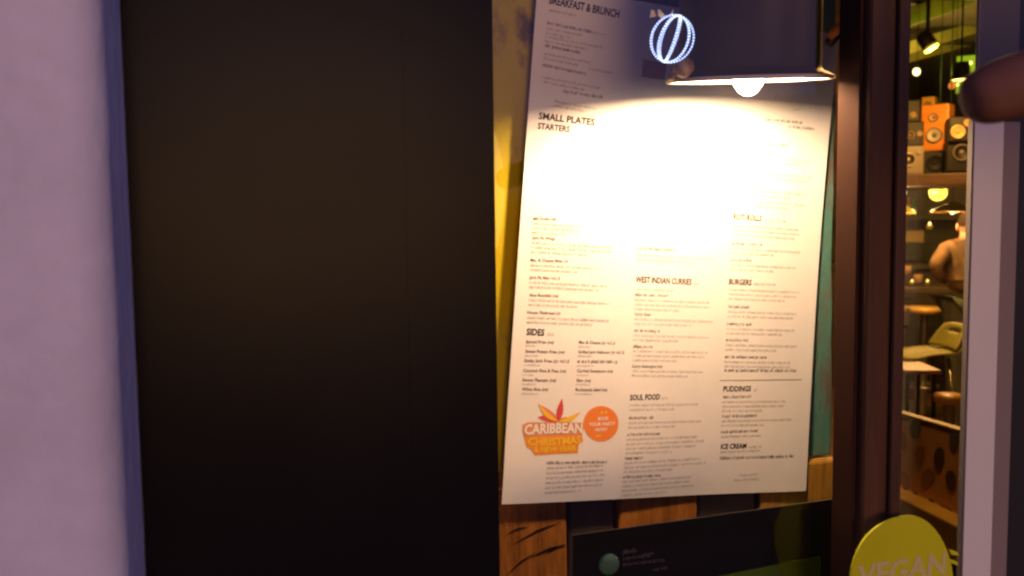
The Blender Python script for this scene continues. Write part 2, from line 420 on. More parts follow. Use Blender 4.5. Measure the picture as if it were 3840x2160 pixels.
BL_ = [(1995,915,325,3),(1990,999,298,2),(1985,1064,325,2),(1983,1130,335,2),(1977,1196,325,2),(1997,842,200,3),
 (2377,1087,262,1),(2383,960,300,2),(2376,1128,305,3),(2375,1200,305,2),(2372,1261,295,2),(2370,1319,295,3),(2366,1394,300,2),
 (2750,850,280,3),(2745,936,280,2),(2740,997,275,2),(2734,1090,280,3),(2730,1173,280,2),(2725,1237,280,2),(2721,1298,285,2),(2717,1361,270,2),
 (2950,600,110,2),(2880,655,190,2),(2840,720,210,2),(2830,760,220,2)]
for i,(x,y,wd,n_) in enumerate(BL_): block(x,y,wd,n_,seed=i+1,last=0.55+0.4*random.random(),slope=sl(y))
for i,(x,y,wd,n_) in enumerate([(2357,1522,288,2),(2352,1589,300,2),(2346,1651,302,4),(2338,1739,312,3),(2330,1809,292,4),
 (2710,1512,262,3),(2707,1584,272,2),(2704,1643,262,1),(2702,1700,255,1),(2046,1758,232,6),(2774,1787,125,1),(2753,1806,168,1)]):
    block(x,y,wd,n_,sp=17 if n_ != 6 else 18,seed=40+i,last=0.6,slope=-0.0002*(y-1480))
for i,(x,y,wd,n_) in enumerate([(2060,42,150,1),(2050,110,150,2),(2045,140,240,2),(2042,205,200,2),(2034,292,230,2),(2080,382,170,2),(2200,120,110,1),(2210,260,130,1)]):
    block(x,y,wd,n_,seed=70+i,slope=0.19)
for i,(x,y) in enumerate([(1971,1300),(1968,1337),(1965,1372),(1960,1409),(1957,1444),(1955,1479),(2168,1303),(2165,1338),(2162,1374),(2160,1409),(2157,1444),(2155,1479)]):
    block(x,y,45+10*(i%3),1,seed=90+i,last=1.0,xh=5,slope=0.01)
MB().add([on_sheet(2700+314*k/14, 1425.5-k/14+3*j) for k in range(15) for j in (0,1)], [(2*k,2*k+1,2*k+3,2*k+2) for k in range(14)]).build('rule_line', ink2, menu)
# flat mauve patch beside the breakfast column
MB().add([on_sheet(*p) for p in ((2412,222),(2500,232),(2492,300),(2408,288))], [(0,3,2,1)]).build('mauve_patch', mat('mauve_tone', (0.30,0.17,0.20), 0.7), menu)
# festive emblem
def poly(pts, name, m, lift, parent=None):
    MB().add([on_sheet(x,y,lift) for x,y in pts], [tuple(range(len(pts)))[::-1]]).build(name, m, parent or menu)
def c8(pts): return [(1880+x*0.3313, 1420+y*0.3313) for x,y in pts]
p_or = mat('orange_print', (0.78,0.27,0.02), 0.7); p_ye = mat('yellow_print', (0.85,0.50,0.02), 0.7); p_re = mat('red_print', (0.62,0.06,0.05), 0.7)
p_pk = mat('pink_print', (0.72,0.20,0.13), 0.7); p_cr = mat('cream_print', (0.86,0.80,0.72), 0.7); p_tan = mat('tan_print', (0.66,0.27,0.13), 0.7)
p_circ = mat('bright_orange_print', (0.80,0.22,0.03), 0.7)
poly(c8([(238,520),(300,492),(920,492),(925,560),(905,635),(250,655),(235,600)]), 'emblem_backing', p_tan, 0.0002)
poly(c8([(250,655),(905,630),(915,705),(868,730),(855,835),(640,842),(375,862),(330,795),(280,765)]), 'emblem_backing', p_or, 0.00026)
def petal(b0, tip, wd, bend=0.0):
    (x0,y0),(x1,y1) = b0, tip; dx, dy = x1-x0, y1-y0; L = math.hypot(dx,dy); nx, ny = -dy/L, dx/L
    a, c = [], []
    for k in range(9):
        t = k/8; wv = wd*math.sin(math.pi*t**0.8); cx, cy = x0+dx*t+nx*bend*math.sin(math.pi*t), y0+dy*t+ny*bend*math.sin(math.pi*t)
        a.append((cx+nx*wv, cy+ny*wv)); c.append((cx-nx*wv, cy-ny*wv))
    return c8(a+c[::-1][1:-1])
for k,(t_,wd,m_,bd) in enumerate((((430,290),42,p_pk,-10),((408,438),42,p_re,14),((812,452),26,p_re,-8),((415,268),26,p_ye,-34),((893,362),27,p_ye,30),((682,218),36,p_re,0))):
    poly(petal((640,478),t_,wd,bd), 'petal', m_, 0.00028+0.00004*k)
print_text('CARIBBEAN',(1965,1629),(2180,1621),35,'emblem_lettering',p_cr,0.03,0.00055,slant=0.02,arch=3)
print_text('CHRISTMAS',(1978,1667),(2175,1659),26,'emblem_lettering',p_ye,0.035,0.00055,slant=0.02,arch=-4)
print_text('& NEW YEAR',(1999,1693),(2157,1686),20,'emblem_lettering',p_ye,0.03,0.00055,slant=0.02,arch=-3)
rng = random.Random(3)
poly(c8([(1118+197*math.cos(2*math.pi*k/28)*(1+0.02*rng.uniform(-1,1)), 503+200*math.sin(2*math.pi*k/28)*(1+0.02*rng.uniform(-1,1))) for k in range(28)]), 'party_roundel', p_circ, 0.00025)
p_wh = mat('white_print', (0.86,0.74,0.66), 0.7)
for s,x0,y0,x1,y1,h in (('BOOK',1083,468,1200,462,13),('YOUR PARTY',978,532,1275,522,13),('NOW!',1052,590,1180,584,12)):
    print_text(s, c8([(x0,y0)])[0], c8([(x1,y1)])[0], h, 'roundel_lettering', p_wh, 0.03, 0.0004)
for cx, cy in ((1128,378),(1172,372),(1072,642),(1102,640)):
    poly(c8([(cx+ (22 if k%2==0 else 9)*math.cos(math.pi*k/4), cy+(22 if k%2==0 else 9)*math.sin(math.pi*k/4)) for k in range(8)]), 'star', p_ye, 0.0004)

# clip at the top right corner
cl = thing('bulldog_clip', at(3120,100,YM-0.01), 'small dark clip with an orange lever holding the upper right menu corner', 'clip')
p0 = on_sheet(3098,168,0.006); p1 = on_sheet(3128,118,0.010)
MB().tube([p0,(p0+p1)/2,p1],[0.0042,0.005,0.004],8).build('jaw', mat('dark_clip_metal',(0.04,0.03,0.04),0.4,0.8), cl, True)
p2 = on_sheet(3080,150,0.014); p3 = on_sheet(3136,86,0.020)
MB().tube([p2,(p2+p3)/2,p3],[0.0035,0.0045,0.003],8).build('lever', mat('orange_clip_wood',(0.65,0.20,0.03),0.5), cl, True)

# ------------------------------------------------------------------ menu lamp
YL = 0.087
lc = at(2806,300,YL)
tl = (lc-CAM).dot(fwd)
RL = 304*tl/F
hdir = (rt*math.cos(R(1.9))+up*math.sin(R(1.9)))
wv = (CAM-lc).normalized()
hdir = (hdir-wv*hdir.dot(wv)).normalized()
nax = hdir.cross(wv).normalized()
if nax.z < 0: nax = -nax
rotm = Matrix.Rotation(R(1.7), 3, hdir)
cand = rotm@nax
if cand.dot(wv) > 0: cand = Matrix.Rotation(R(-1.7), 3, hdir)@nax
nax = cand
LM = Matrix.Translation(lc) @ nax.to_track_quat('Z','Y').to_matrix().to_4x4()
bronze = mat('dark_bronze_metal', (0.068,0.044,0.006), 0.40, 0.0, spec=0.08, var=0.3, scale=14, stretch=(1,1,1), bump=0.08)
enamel = mat('cream_enamel', (0.80,0.70,0.58), 0.45)
lamp = thing('pendant_menu_lamp', lc, 'dark bronze bell lamp with a glowing bulb hanging over the menu', 'lamp')
rb = 0.845*RL
prof_o = [(RL,0.0),(RL*0.985,0.0022),(rb*1.03,0.0055),(rb,0.010),(rb*0.995,0.04),(rb*0.985,0.075),(rb*0.93,0.098),(rb*0.80,0.118),(rb*0.55,0.133),(rb*0.28,0.140),(0.012,0.142)]
prof_i = [(r-0.0012 if r > 0.02 else r, z-0.0012 if z > 0.09 else z+0.0004) for r, z in prof_o]
MB().lathe(prof_o, 56, LM).build('shade', bronze, lamp, True)
MB().lathe(prof_i, 56, LM).build('inner_lining', enamel, lamp, True)
MB().lathe([(RL-0.0022,-0.0004),(RL-0.0006,-0.0014),(RL+0.0008,-0.0004),(RL+0.0006,0.0016),(RL-0.0014,0.0018),(RL-0.0022,-0.0004)], 56, LM).build('rolled_rim', enamel, lamp, True)
MB().lathe([(0.0,0.172),(0.010,0.170),(0.014,0.160),(0.015,0.143),(0.0,0.1425)], 20, LM).build('cap', bronze, lamp, True)
MB().lathe([(0.0,0.139),(0.014,0.138),(0.014,0.042),(0.0,0.041)], 16, LM).build('bulb_holder', bronze, lamp, True)
MB().lathe([(0.0001,0.012),(0.006,0.011),(0.0075,0.004),(0.005,-0.002),(0.0001,-0.004)],14,Matrix.Translation(at(2550,258,YL-0.02))@Matrix.Rotation(R(90),4,'X')).build('thumb_screw', mat('tarnished_brass',(0.30,0.18,0.10),0.5,0.4), lamp, True)
MB().tube([at(2552,262,YL-0.018),at(2524,286,YL-0.02),at(2506,304,YL-0.01)],[0.002,0.0022,0.0016],8).build('rim_bracket', MATS['tarnished_brass'], lamp, True)
up_end = LM@Vector((0,0,0.165))
MB().tube([up_end, up_end+Vector((0.002,0,0.15)), Vector((up_end.x,up_end.y,3.0))], 0.003, 8).build('cord', bronze, lamp, True)
warm = (1.0,0.665,0.39)
blb = MB().lathe([(0.0001,0.0380),(0.010,0.0355),(0.0135,0.0275),(0.0145,0.0185),(0.0135,0.0100),(0.0115,0.0080)], 20, LM).build('bulb', glow('hot_bulb', warm, 900), lamp, True)
MB().lathe([(0.0130,0.0075),(0.0128,0.003),(0.0110,-0.004),(0.0070,-0.0095),(0.0030,-0.0118),(0.0001,-0.0122)], 20, LM).build('bulb_tip', glow('bulb_tip_glow', (1.0,0.85,0.62), 9, 1.0), lamp, True)

# ------------------------------------------------------------------ glass reflection built as LED globe ornament
gc = at(2519,146,0.036); tg = (gc-CAM).dot(fwd); RG = 80*tg/F  # lit wire globe added in place of a reflection in the pane
GM = Matrix.Translation(gc) @ (Matrix.Rotation(R(12),4,'Y')) @ Matrix.Rotation(R(20),4,'X')
refl = thing('led_globe_reflection', gc, 'blue-white lit wire globe ornament added for a glass reflection in front of the lamp', 'model')
led = glow('blue_white_leds', (0.62,0.74,1.0), 4.0); ledb = glow('blue_led_wire', (0.30,0.38,1.0), 1.3)
for k in range(9):
    a = 2*math.pi*k/9+0.25
    pts = []
    for j in range(15):
        th = math.pi*(0.02+0.96*j/14)
        pts.append(GM@Vector((RG*math.sin(th)*math.cos(a), RG*math.sin(th)*math.sin(a), 1.08*RG*math.cos(th))))
    b = MB().tube(pts, 0.00055, 5)
    rib = b.build('wire_rib', ledb, refl)
    b = MB()
    for j in range(24):
        th = math.pi*(0.03+0.94*j/23)
        c = GM@Vector((RG*math.sin(th)*math.cos(a), RG*math.sin(th)*math.sin(a), 1.08*RG*math.cos(th)))
        t_ = GM.to_3x3()@Vector((-math.sin(a),math.cos(a),0)); r_ = (c-gc).normalized(); q = t_.cross(r_)
        e = 0.00105
        b.add([c+t_*e,c-t_*e,c+r_*e*0.7,c-r_*e*0.7,c+q*e*0.42,c-q*e*0.42], [(0,2,4),(2,1,4),(1,3,4),(3,0,4),(2,0,5),(1,2,5),(3,1,5),(0,3,5)])
    b.build('led_row', led, rib)
top = GM@Vector((0,0,1.08*RG))
MB().tube([top, top+Vector((0.001,0,0.03)), Vector((top.x,top.y,2.55))], 0.0005, 6).build('hanging_thread', mat('dark_thread',(0.03,0.03,0.05),0.8), refl)
rib_m = mat('cream_ribbon', (0.85,0.72,0.45), 0.6)
YR = 0.034
for pts in (((2462,62),(2452,40),(2440,36),(2446,64)),((2446,64),(2440,36),(2436,68)),((2466,36),(2476,36),(2498,62),(2490,72),(2470,60)),((2512,56),(2524,34),(2526,46),(2518,58))):
    MB().add([at(x,y,YR+0.0015*(i%2)) for i,(x,y) in enumerate(pts)], [tuple(range(len(pts)))[::-1]]).build('ribbon', rib_m, refl, solid=0.0004)

# ------------------------------------------------------------------ black and green sign, lime sign
YS = 0.045
sg = thing('leaning_sign', at(2650,2080,YS), 'tilted black sign with a green lower band inside the window bottom', 'sign')
def sheet_poly(pts, Y, th, name, m, parent, bevel=0.0):
    f_ = [at(x,y,Y) for x,y in pts]; n_ = len(f_)
    bk = [p+Vector((0,th,0)) for p in f_]
    return MB().add(f_+bk, [tuple(range(n_))[::-1], tuple(range(n_,2*n_))]+[(i,(i+1)%n_,n_+(i+1)%n_,n_+i) for i in range(n_)]).build(name, m, parent, bevel=bevel)
sheet_poly([(2150,2008),(3125,1872),(3125,2450),(2150,2560)], YS, 0.0015, 'backing', mat('black_sign_plastic',(0.004,0.004,0.005),0.5,spec=0.08), sg)
sheet_poly([(2690,2162),(3078,2084),(3078,2400),(2690,2470)], YS-0.0012, 0.001, 'green_band', mat('green_sign_print',(0.07,0.13,0.012),0.6,spec=0.1), sg)
cpt = at(2282,2114,YS); rr = 42*(cpt-CAM).dot(fwd)/F
GMm = Matrix.Translation(cpt-Vector((0,0.0005,0)))@Matrix.Rotation(R(90),4,'X')
MB().lathe([(rr,0),(rr*0.96,0.0012),(rr*0.75,0.0022),(rr*0.4,0.0028),(0.0001,0.003)], 28, GMm).build('green_emblem', mat('green_emblem_print',(0.03,0.16,0.06),0.5,col2=(0.09,0.15,0.14),scale=60,thr=(0.4,0.6),spec=0.1), sg, True)
tx = mat('grey_sign_print',(0.10,0.09,0.11),0.6,spec=0.1)
for i,(x0,y0,x1,y1,h) in enumerate(((2336,2078,2400,2070,13),(2410,2084,2462,2078,8),(2336,2100,2450,2086,9),(2336,2122,2500,2104,9),(2450,2142,2512,2132,9))):
    vs, fs = pseudo((x0,y0),(x1,y1),h,300+i,True)
    a = at(x0,y0,YS-0.0006); c = at(x1,y1,YS-0.0006); d = (c-a).normalized(); u = Vector((-d.z,0,d.x)); k = (YS-CAM.y)/(YM-CAM.y)
    MB().add([a+d*x*k+u*y*k for x,y in vs], fs).build('sign_lettering', tx, sg)

YV = -0.034
lime = mat('lime_plastic', (0.62,0.64,0.010), 0.5, spec=0.2, var=0.08, scale=10)
vg = thing('lime_bubble_sign', at(3390,2160,YV), 'lime green rounded sign with pale lettering at the bottom of the mullion', 'sign')
def egg(k, n_=48, sx=1.0, sy=1.0):
    a = 2*math.pi*k/n_
    cx, cy = 3386, 2195
    x = 197*math.cos(a)*sx; y = 262*math.sin(a)*sy
    x += 26*max(0,math.sin(a))*(1-abs(math.cos(a)))       # crown leans to the right
    if math.cos(a) > 0: x *= 0.97
    return (cx+x, cy-y)
sheet_poly([egg(k) for k in range(48)][::-1], YV, 0.002, 'plate', lime, vg, 0.0006)
pale = mat('pale_lime_letter', (0.66,0.60,0.20), 0.7)
vs, fs = text_mesh('VEGAN', 0.03)
x0 = min(v[0] for v in vs); x1 = max(v[0] for v in vs)
a = at(3212,2205,YV-0.0002); c = at(3545,2150,YV-0.0002); d = (c-a).normalized(); u = Vector((-d.z,0,d.x)); W = (c-a).length; hh = 84*((a-CAM).dot(fwd))/F/0.7
MB().add([a+d*((x-x0)/(x1-x0)*W+y*hh*0.06)+u*y*hh for x,y in vs], fs).build('lettering', pale, vg)
for (pts) in (((3560,2060),(3592,2072),(3596,2084),(3568,2080)),((3564,2098),(3592,2108),(3592,2120),(3566,2112))):
    sheet_poly(list(pts)[::-1], YV+0.0005, 0.0012, 'tab', lime, vg)

# ------------------------------------------------------------------ hand at the right
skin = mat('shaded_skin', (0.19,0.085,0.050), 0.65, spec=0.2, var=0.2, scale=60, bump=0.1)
def skinned(name, joints, bones, m, parent=None, sub=2):
    me = bpy.data.meshes.new(name); names = list(joints)
    me.from_pydata([joints[k][0] for k in names], [(names.index(a), names.index(b)) for a, b in bones], [])
    ob = bpy.data.objects.new(name, me); sc.collection.objects.link(ob); me.materials.append(m)
    ob.modifiers.new('skin','SKIN')
    if not me.skin_vertices: 
        bpy.context.view_layer.objects.active = ob
        bpy.ops.mesh.customdata_skin_add()
    for i,k in enumerate(names):
        r = joints[k][1]; r = r if isinstance(r,(tuple,list)) else (r,r)
        me.skin_vertices[0].data[i].radius = r
    me.skin_vertices[0].data[0].use_root = True
    ob.modifiers['skin'].use_smooth_shade = True
    s = ob.modifiers.new('sub','SUBSURF'); s.levels = sub; s.render_levels = sub
    if parent:
        ob.parent = parent; ob.matrix_parent_inverse = Matrix.Translation(-parent.location)
    return ob
T = 0.30
hnd = thing('person_hand', dep(3900,320,T), 'dark shaded fingertip and hand reaching in from the right edge', 'hand')
J = {'wrist':(dep(5350,-160,0.33),(0.028,0.019)), 'palm':(dep(4900,-60,0.325),(0.036,0.015)), 'palm2':(dep(4560,20,0.32),(0.034,0.013)),
 'forearm':(dep(6300,-200,0.36),(0.034,0.028)), 'elbow':(dep(8600,-300,0.42),(0.045,0.04)),
 'i1':(dep(4380,90,0.315),0.0105), 'i2':(dep(4130,180,0.308),0.0105), 'i3':(dep(3900,300,T),0.0125), 'i4':(dep(3745,342,T),0.0118), 'i5':(dep(3660,372,T),0.0100), 'i6':(dep(3618,384,T),0.0062),
 'm1':(dep(4460,300,0.325),0.010), 'm2':(dep(4250,420,0.31),0.0095), 'm3':(dep(4230,640,0.30),0.009), 'm4':(dep(4420,680,0.30),0.0075),
 'r1':(dep(4540,480,0.33),0.0095), 'r2':(dep(4350,620,0.315),0.009), 'r3':(dep(4350,820,0.305),0.0085), 'r4':(dep(4520,840,0.305),0.007),
 'p1':(dep(4680,640,0.335),0.0085), 'p2':(dep(4520,790,0.32),0.008), 'p3':(dep(4530,940,0.315),0.0072), 'p4':(dep(4660,950,0.315),0.006),
 't1':(dep(4900,-330,0.31),0.012), 't2':(dep(4600,-420,0.30),0.0105), 't3':(dep(4350,-400,0.295),0.008)}
Bn = [('palm','wrist'),('wrist','forearm'),('forearm','elbow'),('palm','palm2'),('palm2','i1'),('i1','i2'),('i2','i3'),('i3','i4'),('i4','i5'),('i5','i6'),
 ('palm2','m1'),('m1','m2'),('m2','m3'),('m3','m4'),('palm','r1'),('r1','r2'),('r2','r3'),('r3','r4'),('palm','p1'),('p1','p2'),('p2','p3'),('p3','p4'),
 ('wrist','t1'),('t1','t2'),('t2','t3')]
order = ['palm']+[k for k in J if k != 'palm']
skinned('hand_skin', {k:J[k] for k in order}, Bn, skin, hnd)

# ------------------------------------------------------------------ dining room: speakers
def speaker_parts(root, mtx, wd, hh, dp, box_m, drivers, trim=None):
    cab = MB().box((-wd/2,0,0),(wd/2,dp,hh),mtx).build('cabinet', box_m, root, bevel=0.004)
    MB().box((-wd/2+0.006,-0.004,0.006),(wd/2-0.006,-0.0005,hh-0.006),mtx).build('baffle', trim or box_m, cab, bevel=0.002)
    for (cx, cz, r, ring_m, cone_m) in drivers:
        m2 = mtx@Matrix.Translation((cx,-0.0045,cz))@Matrix.Rotation(R(90),4,'X')
        dv = MB().lathe([(r,0),(r,0.010),(r*0.93,0.014),(r*0.86,0.013),(r*0.82,0.011)],24,m2).build('driver_ring', ring_m, root, True)
        MB().lathe([(r*0.82,0.011),(r*0.55,0.005),(r*0.32,0.0015)],24,m2).build('cone', cone_m, dv, True)
        MB().lathe([(r*0.34,0.0015),(r*0.26,0.006),(r*0.12,0.009),(0.0001,0.010)],16,m2).build('dust_cap', ring_m, dv, True)
ow = mat('orange_veneer', (0.62,0.22,0.03), 0.4, var=0.2, scale=5, stretch=(1,1,5))
blk = mat('black_speaker', (0.012,0.009,0.007), 0.5, spec=0.2); gring = mat('grey_rubber', (0.10,0.085,0.075), 0.5)
cone_g = mat('grey_cone', (0.42,0.36,0.30), 0.5); gold = mat('gold_ring', (0.48,0.36,0.18), 0.35, 0.6); tan_c = mat('tan_cone',(0.45,0.27,0.12),0.5)
silver = mat('pale_champagne_box', (0.18,0.14,0.10), 0.45)
px = lambda t: t/F
def spk(name, x, y, t, wpx, hpx, turn, box_m, drivers, label, trim=None, dp=0.16):
    p = dep(x, y, t); s_ = px(t)
    root = thing(name, p, label, 'speaker', 'old hi-fi speakers stacked in the dining room')
    speaker_parts(root, frame(p, facing(p, turn)), wpx*s_, hpx*s_, dp, box_m, [(a*s_, b*s_, r*s_, m1, m2) for a,b,r,m1,m2 in drivers], trim)
    return root
TS = 5.0
spk('loudspeaker', 3502,566,TS, 98,172, R(-17), ow, [(-2,124,17,gring,tan_c),(2,58,29,gring,cone_g)], 'orange veneered speaker, largest and brightest of the stack', dp=0.11)
spk('loudspeaker', 3610,530,TS-0.25, 94,92, R(8), blk, [(16,68,15,gold,tan_c),(-18,36,26,gold,tan_c)], 'black speaker with two gold-ringed cones right of the orange one')
spk('loudspeaker', 3600,645,TS-0.2, 96,112, R(8), blk, [(4,72,32,gring,blk)], 'black speaker with one large dark cone under the gold-ringed pair')
spk('loudspeaker', 3412,655,TS-0.1, 96,106, R(14), silver, [(-8,56,25,gold,blk),(30,84,8,cone_g,cone_g)], 'pale champagne speaker with one gold-rimmed cone, leftmost of the lower row')
spk('loudspeaker', 3412,548,TS, 96,90, R(10), blk, [(0,40,14,tan_c,blk),(32,45,10,cone_g,tan_c)], 'dark speaker with two small pale cones left of the orange one')
spk('loudspeaker', 3418,456,TS+0.05, 60,80, R(10), blk, [(4,24,11,gold,gold)], 'small dark speaker topmost on the left with one gold cone')
spk('loudspeaker', 3505,655,TS+0.02, 92,88, R(5), blk, [(0,44,30,blk,blk)], 'black speaker directly below the orange one')
spk('loudspeaker', 3480,428,TS+0.35, 46,64, R(-10), mat('yellow_box',(0.66,0.36,0.02),0.5), [(-30,40,5,gold,gold)] and [(0,34,13,gring,tan_c)], 'yellow-lit small speaker peeking over the orange one', dp=0.12)
sp0 = dep(3500,668,TS)
gy = facing(sp0)
gan = thing('speaker_gantry', sp0, 'dark timber gantry shelf carrying the stacked speakers', 'shelf')
GMx = frame(sp0, gy)
MB().box((-0.6,-0.30,-0.05),(0.55,0.45,0.012),GMx).build('shelf_board', darkwood, gan, bevel=0.004)
MB().box((-0.6,0.46,-0.05),(0.55,0.50,0.20),GMx).build('back_rail', darkwood, gan)
for xx in (-0.58,0.50):
    MB().box((xx,0.40,0.02),(xx+0.04,0.449,RZ-sp0.z-0.01),GMx).build('hanger', darkwood, gan)

# ------------------------------------------------------------------ ceiling beams, track spot, lime panel
limew = mat('lime_painted_beam', (0.30,0.30,0.05), 0.6, var=0.4, scale=4)
for i,(x0,y0,x1,y1,t,wpx,nm) in enumerate(((3300,140,3720,-10,6.2,70,'nearest the window at the very top'),(3300,235,3720,105,7.0,45,'behind the black spotlight'),(3300,265,3720,150,7.8,34,'third from the window, behind the spotlight'))):
    p0, p1 = dep(x0,y0,t), dep(x1,y1,t+0.2)
    p0, p1 = p0+(p0-p1)*0.6, p1+(p1-p0)*0.6
    s_ = wpx*px(t)
    b = MB(); d = (p1-p0).normalized(); sde = d.cross(Vector((0,0,1))).normalized(); uu = sde.cross(d)
    b.add([p0-sde*s_/2,p0+sde*s_/2,p0+sde*s_/2+uu*s_,p0-sde*s_/2+uu*s_,p1-sde*s_/2,p1+sde*s_/2,p1+sde*s_/2+uu*s_,p1-sde*s_/2+uu*s_],
          [(0,1,2,3),(7,6,5,4),(0,4,5,1),(1,5,6,2),(2,6,7,3),(3,7,4,0)])
    tag(b.build('ceiling_beam', limew, None, bevel=0.01), 'green-lit timber ceiling beam '+nm, 'beam', 'ceiling beams')
sp = dep(3478,158,5.6); spt = thing('track_spotlight', sp, 'black track spotlight with a pale rim under the green beams', 'spotlight')
ax = (rt*0.35 - up*0.75 + fwd*-0.25).normalized()
SM = Matrix.Translation(sp)@(-ax).to_track_quat('Z','Y').to_matrix().to_4x4()
rs = 30*px(5.6)
MB().lathe([(0.0001,rs*1.3),(rs*0.8,rs*1.25),(rs*0.95,rs*0.8),(rs,-rs*0.75),(rs*0.9,-rs*0.8)],20,SM).build('housing', blk, spt, True)
MB().lathe([(rs*1.02,-rs*0.72),(rs*1.08,-rs*0.9),(rs*0.86,-rs*0.95),(rs*0.84,-rs*0.78)],20,SM).build('rim', mat('pale_rim',(0.62,0.55,0.35),0.4), spt, True)
MB().lathe([(rs*0.84,-rs*0.78),(0.0001,-rs*0.6)],20,SM).build('lens', glow('spot_lens',(0.75,0.9,0.15),3), spt)
MB().tube([sp+Vector((0,0,rs)), Vector((sp.x,sp.y,RZ))], 0.012, 8).build('stem', blk, spt)
L = bpy.data.lights.new('green_spot','SPOT'); L.energy = 75; L.color = (0.55,0.75,0.04); L.spot_size = R(150); L.spot_blend = 0.8; L.shadow_soft_size = 0.05
lo = bpy.data.objects.new('green_spot', L); sc.collection.objects.link(lo); lo.location = sp+ax*rs*1.2
lo.rotation_euler = (-(ax+Vector((0.3,0.9,0.5))).normalized()).to_track_quat('Z','Y').to_euler(); lo.parent = spt; lo.matrix_parent_inverse = Matrix.Translation(-sp)
lp = dep(3625,280,7.5); lpn = thing('lit_lime_panel', lp, 'glowing lime green wall panel above the speakers', 'panel')
LP = frame(lp, facing(lp)); s_ = px(7.5)
MB().box((-36*s_,0,-66*s_),(60*s_,0.02,70*s_),LP).build('lit_face', glow('lime_lit_face',(0.36,0.52,0.012),0.85), lpn)
MB().box((-38*s_,0.021,-68*s_),(62*s_,0.05,72*s_),LP).build('case', blk, lpn)
for (x,y,r) in ((3638,236,8),(3591,318,6)):
    MB().lathe([(0.0001,1),(0.7,0.7),(1,0),(0.7,-0.7),(0.0001,-1)],12,Matrix.Translation(dep(x,y,7.4))@Matrix.Scale(r*px(7.4),4)).build('small_bulb', glow('yellow_bulb',(1,0.85,0.2),2.5), lpn)
cb = dep(3570,200,6.0)
tag(MB().tube([dep(3571,452,4.93),dep(3569,330,5.4),cb,Vector((cb.x,cb.y,RZ))],0.004,6).build('hanging_cable', blk), 'thin black cable hanging from the ceiling to the speakers', 'cable')

# ------------------------------------------------------------------ small lit bulbs
def bulb(x, y, t, r, col, s, label, watts=0.0, lcol=None, cord=True):
    p = dep(x,y,t); rr_ = r*px(t)
    root = thing('pendant_bulb', p, label, 'bulb', 'bare warm bulbs hanging in the dining room')
    MB().lathe([(0.0001,1.25),(0.55,1.0),(0.95,0.45),(1,0),(0.8,-0.6),(0.4,-0.95),(0.0001,-1.05)],14,Matrix.Translation(p)@Matrix.Scale(rr_,4)).build('glass_bulb', glow('bulb_glow',col,s), root, True)
    MB().lathe([(0.0001,2.2),(0.5,2.15),(0.55,1.05),(0.0001,1.0)],10,Matrix.Translation(p)@Matrix.Scale(rr_,4)).build('socket', blk, root)
    if cord: MB().tube([p+Vector((0,0,rr_*2.2)),Vector((p.x,p.y,RZ))],0.0012,5).build('flex', mat('black_flex',(0.003,0.003,0.003),0.9,spec=0.0), root)
    if watts:
        l_ = bpy.data.lights.new('bulb_light','POINT'); l_.energy = watts; l_.color = lcol or col; l_.shadow_soft_size = rr_*1.1
        lo_ = bpy.data.objects.new('bulb_light', l_); sc.collection.objects.link(lo_); lo_.location = p-Vector((0,0,rr_*2.3)); lo_.parent = root; lo_.matrix_parent_inverse = Matrix.Translation(-p)
W_ = (1.0,0.55,0.18)
bulb(3437,270,6.6,13,(1,0.62,0.25),6,'round warm bulb highest on the left, beside a cyan light',24,W_)
bulb(3570,322,7.2,13,(1,0.30,0.03),0.9,'dull orange bulb near the lime panel',3,(1,0.4,0.08))
bulb(3432,687,5.9,10,(1,0.75,0.4),6,'warm bulb below the champagne speaker',20,W_)
bulb(3518,687,5.9,10,(1,0.75,0.4),6,'warm bulb below the orange speaker',20,W_)
bulb(3391,724,6.3,8,(1,0.75,0.4),6,'small warm bulb just above the left lime shade')
bulb(3374,708,6.5,5,(1,0.6,0.3),4,'tiny warm bulb at the far left by the mullion')
p = dep(3389,304,6.4)
tag(MB().lathe([(0.0001,0.6),(0.7,0.45),(1,0),(0.7,-0.45),(0.0001,-0.6)],12,Matrix.Translation(p)@Matrix.Rotation(R(-35),4,'Y')@Matrix.Scale(12*px(6.4),4)).build('cyan_indicator_light', glow('cyan_glow',(0.05,0.6,0.75),1.6), None, True), 'small cyan light left of the speakers by the mullion', 'light')
# amber downlighter over the speaker stack
dp_ = dep(3604,300,4.35)
dl = thing('amber_downlighter', dp_, 'amber lit downlighter beside the orange speaker, partly behind the finger', 'spotlight')
MB().lathe([(0.0001,0.09),(0.035,0.085),(0.042,0.02),(0.045,0.0)],18,Matrix.Translation(dp_)).build('can', blk, dl, True)
MB().lathe([(0.040,0.004),(0.0001,0.006)],18,Matrix.Translation(dp_)).build('lamp_face', glow('amber_face',(1,0.55,0.12),8), dl)
MB().tube([dp_+Vector((0,0,0.09)),Vector((dp_.x,dp_.y,RZ))],0.005,6).build('stem', blk, dl)
l_ = bpy.data.lights.new('amber_light','POINT'); l_.energy = 40; l_.color = (1,0.50,0.10); l_.shadow_soft_size = 0.04
lo_ = bpy.data.objects.new('amber_light', l_); sc.collection.objects.link(lo_); lo_.location = dp_-Vector((0,0,0.03)); lo_.parent = dl; lo_.matrix_parent_inverse = Matrix.Translation(-dp_)

